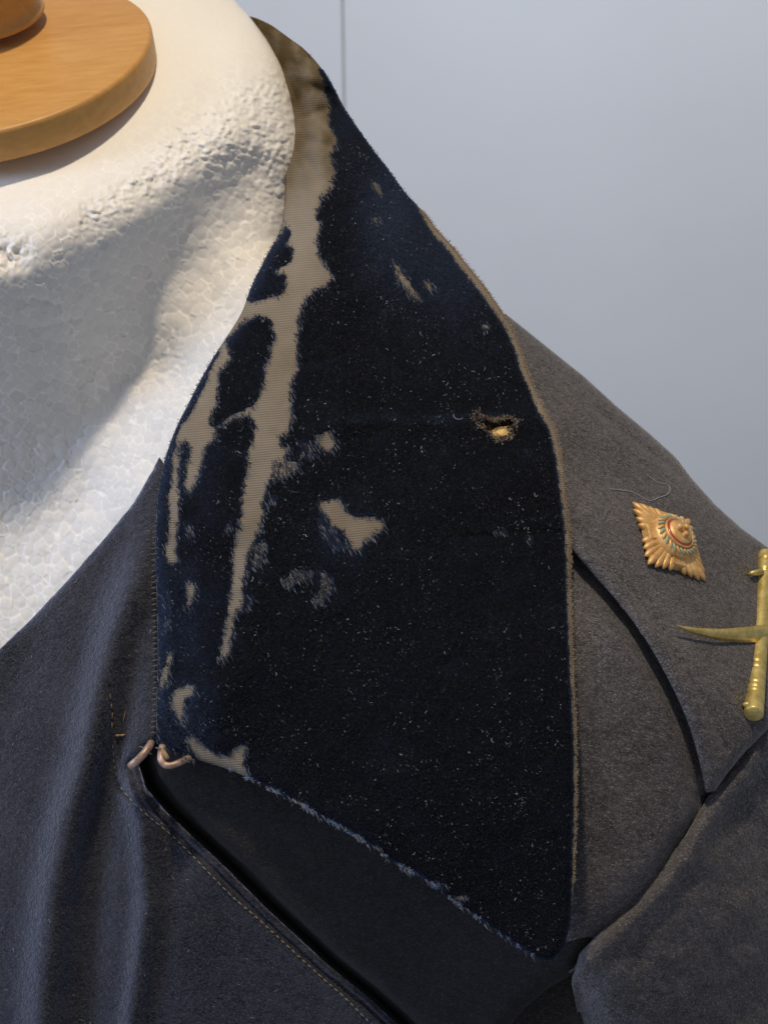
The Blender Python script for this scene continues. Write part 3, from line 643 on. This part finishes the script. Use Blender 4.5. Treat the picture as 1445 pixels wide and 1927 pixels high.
# fuzz along the tan edge and blue frayed threads on the bottom edge
k_ = rng.integers(0, len(re), 3000); x, y = re[k_, 0]+rng.normal(-1, 1.5, 3000), re[k_, 1]+rng.uniform(-3, 3, 3000); kk = (y > 395) & (y < 1660); x, y = x[kk], y[kk]; n = len(x)
ang = rng.normal(.3, .6, n); Lf = rng.uniform(2, 5, n)
fibres('edge_fray', x, y, collar_depth(x, y)-3, np.cos(ang)*Lf, np.sin(ang)*Lf, rng.uniform(-1, 2, n), 1.0, PILE, collar, col=rng.uniform(.6, 1.1, n)[:, None]*np.array([.33, .25, .165]))
be = spline(bottom_edge[:13], False, 3); k_ = rng.integers(0, len(be), 2600); x, y = be[k_, 0]+rng.normal(0, 2, 2600), be[k_, 1]+rng.normal(-1, 2, 2600); n = len(x)
cl = fbm(x/16, y/16, 99)+.5; kk = rng.random(n) < np.clip((cl-.42)*4, 0, 1); x, y = x[kk], y[kk]; n = len(x)
ang = rng.normal(.5, .9, n); Lf = rng.uniform(3, 9, n); ch = rng.random(n)[:, None] < .62
fibres('bottom_fray', x, y, collar_depth(x, y)-1, np.cos(ang)*Lf, np.sin(ang)*Lf, rng.uniform(0, 4, n), 1.1, PILE, collar, col=np.where(ch, np.array([.07, .13, .26]), np.array([.26, .24, .20]))*rng.uniform(.5, 1.3, n)[:, None])

# ------------------------------------------------------------------ stitching
def stitch_row(path, depth, mat, parent, gap, length, name='stitch', lift=1.5, rad=1.5, turn=0., sink=1.0):
    p = np.asarray(path, float); s = np.concatenate([[0], np.cumsum(np.hypot(*np.diff(p, axis=0).T))]); k0 = None
    for t in np.arange(gap/2, s[-1], gap):
        c = np.array([np.interp(t, s, p[:, 0]), np.interp(t, s, p[:, 1])]); c2 = np.array([np.interp(t+2, s, p[:, 0]), np.interp(t+2, s, p[:, 1])])
        d = c2-c; d /= np.linalg.norm(d)+1e-9; a = turn+rng.normal(0, .08); d = np.array([d[0]*math.cos(a)-d[1]*math.sin(a), d[0]*math.sin(a)+d[1]*math.cos(a)])
        L = length*rng.uniform(.8, 1.15)
        if mat_mesh.get((mat.name, length)) is None:
            u = np.linspace(-.5, .5, 5); pts = np.stack([u, np.zeros(5), np.cos(u*math.pi)*.14], 1)
            V, F = tube(pts*[1, 1, 1], [.05, .13, .15, .13, .05], 6); me = bpy.data.meshes.new(name)
            me.from_pydata([tuple(v) for v in V], [], [tuple(dict.fromkeys(f)) for f in F]); me.materials.append(mat); me.update()
            me.polygons.foreach_set('use_smooth', [True]*len(me.polygons)); mat_mesh[(mat.name, length)] = me
        A = P(*(c-d*L/2), float(depth(*(c-d*L/2)))); B = P(*(c+d*L/2), float(depth(*(c+d*L/2)))); mid = P(*c, float(depth(*c))+lift)
        X = (B-A); X_ = X/np.linalg.norm(X); Z = RZ-X_*(RZ @ X_); Z /= np.linalg.norm(Z); Y = np.cross(Z, X_)
        o = bpy.data.objects.new(name, mat_mesh[(mat.name, length)]); COL.objects.link(o)
        r = rad/.15*MM; Mx = np.eye(4); Mx[:3, 0] = X; Mx[:3, 1] = Y*r; Mx[:3, 2] = Z*r; Mx[:3, 3] = mid
        o.parent = parent; o.matrix_world = Matrix(Mx.tolist())
mat_mesh = {}
def D1(f): return lambda x, y: f(np.array([x], float), np.array([y], float))[0]
stitch_row(topst, D1(left_depth), THREAD, lf, 13.5, 9, lift=1.5, rad=1.3)
stitch_row(tst, D1(strap_depth), THREADD, st, 16, 9, lift=.6, rad=.9)
stitch_row(spline([(292, 985), (290, 1080), (292, 1180), (292, 1300), (288, 1385)], False, 4), lambda x, y: D1(collar_depth)(max(x, 297), y)-2, THREADD, lf, 10.5, 11, turn=1.3, lift=3, rad=1.2)
stitch_row(spline([(207, 1302), (212, 1340), (211, 1380)], False, 4), D1(left_depth), ORANGE, lf, 18, 12, lift=1.5, rad=1.3)
stitch_row(spline([(218, 1384), (232, 1383)], False, 4), D1(left_depth), ORANGE, lf, 9, 12, lift=2.5, rad=2.4)
stitch_row(spline([(236, 1338), (233, 1362)], False, 4), D1(left_depth), ORANGE, lf, 20, 20, lift=2, rad=1.1)
stitch_row(spline([(213, 1400), (216, 1440), (222, 1470)], False, 4), D1(left_depth), THREADD, lf, 13, 9, lift=1.5, rad=1.2)

# hook and eye at the collar corner
def wire(name, pts, r, mat, parent):
    p = np.array(pts, float); s = np.linspace(0, len(p)-1, 28); q = np.stack([np.interp(s, np.arange(len(p)), p[:, i]) for i in range(3)], 1)
    for _ in range(2): q[1:-1] = (q[:-2]+q[1:-1]*2+q[2:])/4
    V, F = tube(P(q[:, 0], q[:, 1], q[:, 2]), r*MM, 10); return pymesh(name, V, F, mat, parent)
wire('metal_hook', [(285, 1398, -34), (279, 1408, -14), (270, 1420, -6), (258, 1432, -4), (250, 1438, -8), (247, 1441, -14)], 7.5, COPPER, coat)
wire('metal_eye', [(306, 1404, 0), (303, 1420, 16), (303, 1431, 24), (310, 1440, 26), (323, 1441, 26), (338, 1435, 22), (350, 1430, 12), (357, 1426, -2)], 6.6, COPPER, coat)
for nm, cx_, cy_, cw_, hh in [('sewn_loop', 273, 1408, -20, 9), ('sewn_loop', 277, 1416, -16, 9), ('sewn_loop', 303, 1410, 8, 9), ('sewn_loop', 358, 1428, 20, 9), ('sewn_loop', 350, 1432, 22, 9)]:
    t = np.linspace(0, math.pi, 9); V, F = tube(P(cx_+hh*np.cos(t), cy_+3*np.cos(t), cw_-6+hh*1.6*np.sin(t)), 1.6*MM, 5); pymesh(nm, V, F, THREADD, coat)
V, F = tube(P(*np.array([(306, 1412, 14), (312, 1420, 22), (316, 1428, 27)]).T), 4.5*MM, 8); pymesh('orange_binding', V, F, ORANGE, coat)

# ------------------------------------------------------------------ wool fuzz (real fibres) on the cloth
def fuzz(name, n, poly, depth, mat, parent, L=(2.5, 5), lift=(0, 1.4), wd=(.6, 1.0), a0=.9, sp=.9):
    p = np.array(poly); x, y = scatter(n, (max(p[:, 0].min(), -20), p[:, 1].min(), min(p[:, 0].max(), 1465), min(p[:, 1].max(), 1950)))
    k = inside(x, y, poly); k &= cached(lambda a, b: near(a, b, poly)[0], p[:, 0].min()-12, p[:, 1].min()-12, p[:, 0].max()+12, p[:, 1].max()+12, 8.0)(x, y) > 8; x, y = x[k], y[k]; n = len(x); ang = rng.normal(a0, sp, n); Lf = rng.uniform(*L, n)
    return fibres(name, x, y, depth(x, y)+.3, np.cos(ang)*Lf, np.sin(ang)*Lf, rng.uniform(*lift, n), rng.uniform(*wd, n), mat, parent, bend=rng.uniform(-3, 3, n))
rf_o = [o for o in coat.children if o.name == 'right_front'][0]
for i, (po, dep, par, nn) in enumerate([(leftout, left_depth, lf, 52000), (strapout, strap_depth, st, 26000), (slout, sl_depth, sl, 24000), (rfout, rf_depth, rf_o, 40000)]):
    fuzz('wool_fuzz', nn, po, dep, FUZZ, par)
fuzz('wool_fuzz', 200, leftout, left_depth, LINT, lf, (4, 11), (1, 4), (.45, .7), 0, 3)

# ------------------------------------------------------------------ lint on the velvet
x, y = scatter(14000, (300, 250, 1085, 1790)); m = samp(MB, x, y); cl = fbm(x/35, y/35, 101)+.5; k = (m > .9) & (rng.random(len(x)) < np.clip((cl-.40)*3.0, .03, 1)); x, y = x[k], y[k]; n = len(x)
ang = rng.uniform(0, 6.28, n); Lf = rng.exponential(1.5, n)+1.2; g = (rng.uniform(.05, .48, n)**1.7*1.5)[:, None]*np.array([.88, .95, 1.05])
lint = fibres('lint', x, y, samp(WB2, x, y)+rng.uniform(6, 9, n), np.cos(ang)*Lf, np.sin(ang)*Lf, rng.uniform(0, 3, n), rng.uniform(.55, 1.3, n), PILE, None, bend=rng.uniform(-6, 6, n), col=g)
lint['label'] = 'pale lint specks and tiny hairs scattered over the black velvet collar'; lint['category'] = 'lint'
# curled hairs
V_, F_ = [], []; off = 0
for i in range(12):
    cx_, cy_ = rng.uniform(440, 1060), rng.uniform(780, 1750)
    if samp(MB, np.array([cx_]), np.array([cy_]))[0] < .9: continue
    t = np.linspace(0, rng.uniform(.6, 3.6), 7); r = rng.uniform(2.5, 7); ph = rng.uniform(0, 6.3)
    X, Y = cx_+r*np.cos(t+ph)+t*rng.uniform(-2, 2), cy_+r*np.sin(t+ph); v, f = tube(P(X, Y, collar_depth(X, Y)+8), .42*MM, 4)
    V_.append(v); F_ += [tuple(q+off for q in ff) for ff in f]; off += len(v)
hair = pymesh('curled_hairs', np.concatenate(V_), F_, LINT); hair['kind'] = 'stuff'; hair['label'] = 'short curled pale hairs caught on the black velvet collar'; hair['category'] = 'hairs'

# loose white thread near the star
tp = spline([(1148, 920), (1168, 922), (1190, 926), (1205, 934), (1222, 942), (1240, 936), (1255, 930), (1260, 918), (1252, 910), (1238, 908), (1216, 893)], False, 3)
V, F = tube(P(tp[:, 0], tp[:, 1], strap_depth(tp[:, 0], tp[:, 1])+3), .75*MM, 5)
lt = pymesh('loose_thread', V, F, LINT); lt['label'] = 'thin curled white thread lying on the shoulder strap above the star'; lt['category'] = 'thread'

# ------------------------------------------------------------------ star badge
SC0 = P(1256, 1021, float(D1(strap_depth)(1256, 1021))+4)
star = thing('star_badge', 'gilt star badge with green wreath and red centre pinned on the shoulder', 'badge', SC0)
e1 = np.array([-69., 76., -7.]); e2 = np.array([-53., -41., 78.]); Lr = np.linalg.norm(e1); e1 /= Lr; e2 -= e1*(e1 @ e2); e2 /= np.linalg.norm(e2)
N_ = np.cross(e1, e2); N_ = N_ if N_[2] > 0 else -N_
E1, E2, EN = e1 @ ROT, e2 @ ROT, N_ @ ROT; SR = Lr*MM*1.02
def SL(u, v, h): return SC0+(np.asarray(u)[..., None]*E1+np.asarray(v)[..., None]*E2+np.asarray(h)[..., None]*EN)*SR
def star_ray(ang, length, wid, root=.30):
    c, s_ = math.cos(ang), math.sin(ang); u = np.linspace(0, 1, 9); r = root+(length-root)*u
    V, F = tube(SL(r*c, r*s_, .12-.085*u), np.interp(u, [0, .3, .75, .93, 1], [.7, 1, .95, .55, .12])*wid*.5*SR, 10)
    g = rng.normal(0, .01*SR, 3); return V+g*.3, F
for k in range(4):
    a0 = k*math.pi/2
    for j, (da, ln) in enumerate([(0, 1.0), (.155, .90), (-.155, .90), (.33, .80), (-.33, .80), (.53, .735), (-.53, .735), (math.pi/4, .60)]):
        V, F = star_ray(a0+da, ln, .165); pymesh('ray', V, F, GILT, star)
    # cross arm between the rays
    c, s = math.cos(a0+math.pi/4), math.sin(a0+math.pi/4)
    V = []
    for (r, t, h) in [(.34, -.13, .22), (.34, .13, .22), (.60, .17, .15), (.60, -.17, .15), (.62, -.19, .0), (.62, .19, .0), (.34, .13, 0), (.34, -.13, 0)]: V.append(SL(r*c-t*s, r*s+t*c, h))
    o = pymesh('cross_arm', V, [(0, 1, 2, 3), (3, 2, 5, 4), (0, 3, 4, 7), (2, 1, 6, 5)], GILT, star, False); m = o.modifiers.new('bevel', 'BEVEL'); m.width = .00025; m.segments = 2
def star_lathe(name, prof, mat, seg=48):
    V = []; F = []
    for r, h in prof:
        for i in range(seg): a = i*2*math.pi/seg; V.append(SL(r*math.cos(a), r*math.sin(a), h))
    for i in range(len(prof)-1):
        for j in range(seg): k = (j+1) % seg; F.append((i*seg+j, i*seg+k, (i+1)*seg+k, (i+1)*seg+j))
    F.append(tuple(range((len(prof)-1)*seg, len(prof)*seg))); return pymesh(name, V, F, mat, star)
star_lathe('boss', [(.50, 0), (.49, .20), (.46, .27), (.36, .29), (.30, .31), (.05, .31)], GILT)
star_lathe('red_ring', [(.30, .28), (.295, .345), (.27, .372), (.21, .38)], RED)
star_lathe('gilt_rim', [(.33, .28), (.33, .35), (.305, .365), (.295, .34)], GILT)
star_lathe('centre_disc', [(.262, .355), (.25, .395), (.14, .42), (.02, .425)], GILT)
for i in range(26):      # wreath leaves
    a = i*2*math.pi/26; u = np.linspace(0, 1, 6)
    aa = a+u*.30; rr = .33+u*.14; V, F = tube(SL(rr*np.cos(aa), rr*np.sin(aa), .315-.04*u), np.array([.2, .9, 1.1, 1., .7, .15])*.034*SR, 6); pymesh('wreath_leaf', V, F, TEAL if i % 2 else GILT, star)
for i in range(3):       # three small crowns
    a = i*2*math.pi/3+.5; cx_, cy_ = .10*math.cos(a), .10*math.sin(a)
    V = []; F = []
    for r, h in [(.062, .42), (.066, .455), (.052, .475), (.062, .49), (.035, .51), (.006, .52)]:
        for j in range(10): t = j*.6283; V.append(SL(cx_+r*math.cos(t), cy_+r*math.sin(t), h))
    for q in range(5):
        for j in range(10): F.append((q*10+j, q*10+(j+1) % 10, (q+1)*10+(j+1) % 10, (q+1)*10+j))
    F.append(tuple(range(50, 60))); pymesh('crown', V, F, GILT, star)

# ------------------------------------------------------------------ pickaxe badge
bd = D1(strap_depth); BW = float(bd(1430, 1190))+24
pick = thing('pickaxe_badge', 'brass crossed badge with ringed bar and curved pick blade at right edge', 'badge', P(1427, 1195, BW))
A_ = np.array([1441, 1042]); B_ = np.array([1417, 1345])
wA = float(bd(*A_))+26; wB = float(bd(*B_))+26
TS = np.concatenate([[0, .0005, .004], np.linspace(.008, .992, 260), [.996, .9995, 1.0]])
gr = sum(np.exp(-((TS-g)/.0038)**2) for g in (.055, .12, .135, .70, .735, .83, .86, .885)); rs = 17.3+1.2*np.clip((TS-.6)/.3, 0, 1)-2.6*gr
rs[:3] = [1, 14.5, 16.6]; rs[-3:] = [17.6, 15.5, 1]
V, F = tube(P(A_[0]+(B_[0]-A_[0])*TS, A_[1]+(B_[1]-A_[1])*TS, wA+(wB-wA)*TS), rs*MM, 26)
pymesh('ringed_bar', V, F, BRASS, pick)
up = spline([(1272, 1175), (1285, 1178), (1320, 1182), (1360, 1183), (1400, 1180), (1440, 1176), (1490, 1176), (1550, 1190)], False, 6)
lo = spline([(1272, 1178), (1295, 1189), (1330, 1200), (1365, 1207), (1400, 1209), (1440, 1207), (1490, 1204), (1550, 1200)], False, 6)
u = np.linspace(0, 1, 40); U = np.stack([np.interp(u, np.linspace(0, 1, len(up)), up[:, i]) for i in (0, 1)], 1); Lo = np.stack([np.interp(u, np.linspace(0, 1, len(lo)), lo[:, i]) for i in (0, 1)], 1)
sec = []
for i in range(40):
    a, b_ = U[i], Lo[i]; c = (a+b_)/2; wtop = float(bd(min(c[0], 1500), c[1]))+22+6*(1-u[i]); th = 4+3*min(1, u[i]*3)
    sec.append(np.stack([P(*a, wtop), P(*(a*.7+b_*.3), wtop+th*.6), P(*c, wtop+th*.75), P(*(a*.3+b_*.7), wtop+th*.4), P(*b_, wtop), P(*(a*.3+b_*.7), wtop-th*.5), P(*(a*.7+b_*.3), wtop-th*.5)]))
V = np.concatenate(sec); F = [(i*7+j, i*7+(j+1) % 7, (i+1)*7+(j+1) % 7, (i+1)*7+j) for i in range(39) for j in range(7)]+[tuple(range(7)), tuple(range(39*7, 40*7))]
pymesh('pick_blade', V, F, BRASS, pick)
for (x0, y0, x1, y1) in [(1406, 1082, 1432, 1076), (1396, 1328, 1416, 1324)]:
    V, F = tube([P(x0, y0, bd(x0, y0)+1), P((x0+x1)/2-6, (y0+y1)/2, bd(x0, y0)+9), P(x1, y1, bd(x1, y1)+22)], np.array([3, 5, 7])*MM, 8); pymesh('fixing_lug', V, F, BRASS, pick)
x = np.concatenate([rng.normal(1398, 7, 160), rng.normal(1388, 6, 160)]); y = np.concatenate([rng.normal(1074, 8, 160), rng.normal(1312, 10, 160)]); ang = rng.uniform(0, 6.28, 320)
fibres('tan_fuzz', x, y, strap_depth(x, y)+1, np.cos(ang)*5, np.sin(ang)*5, rng.uniform(0, 3, 320), .8, THREAD, st)

for r in (mann, coat, star, pick): adopt(r)
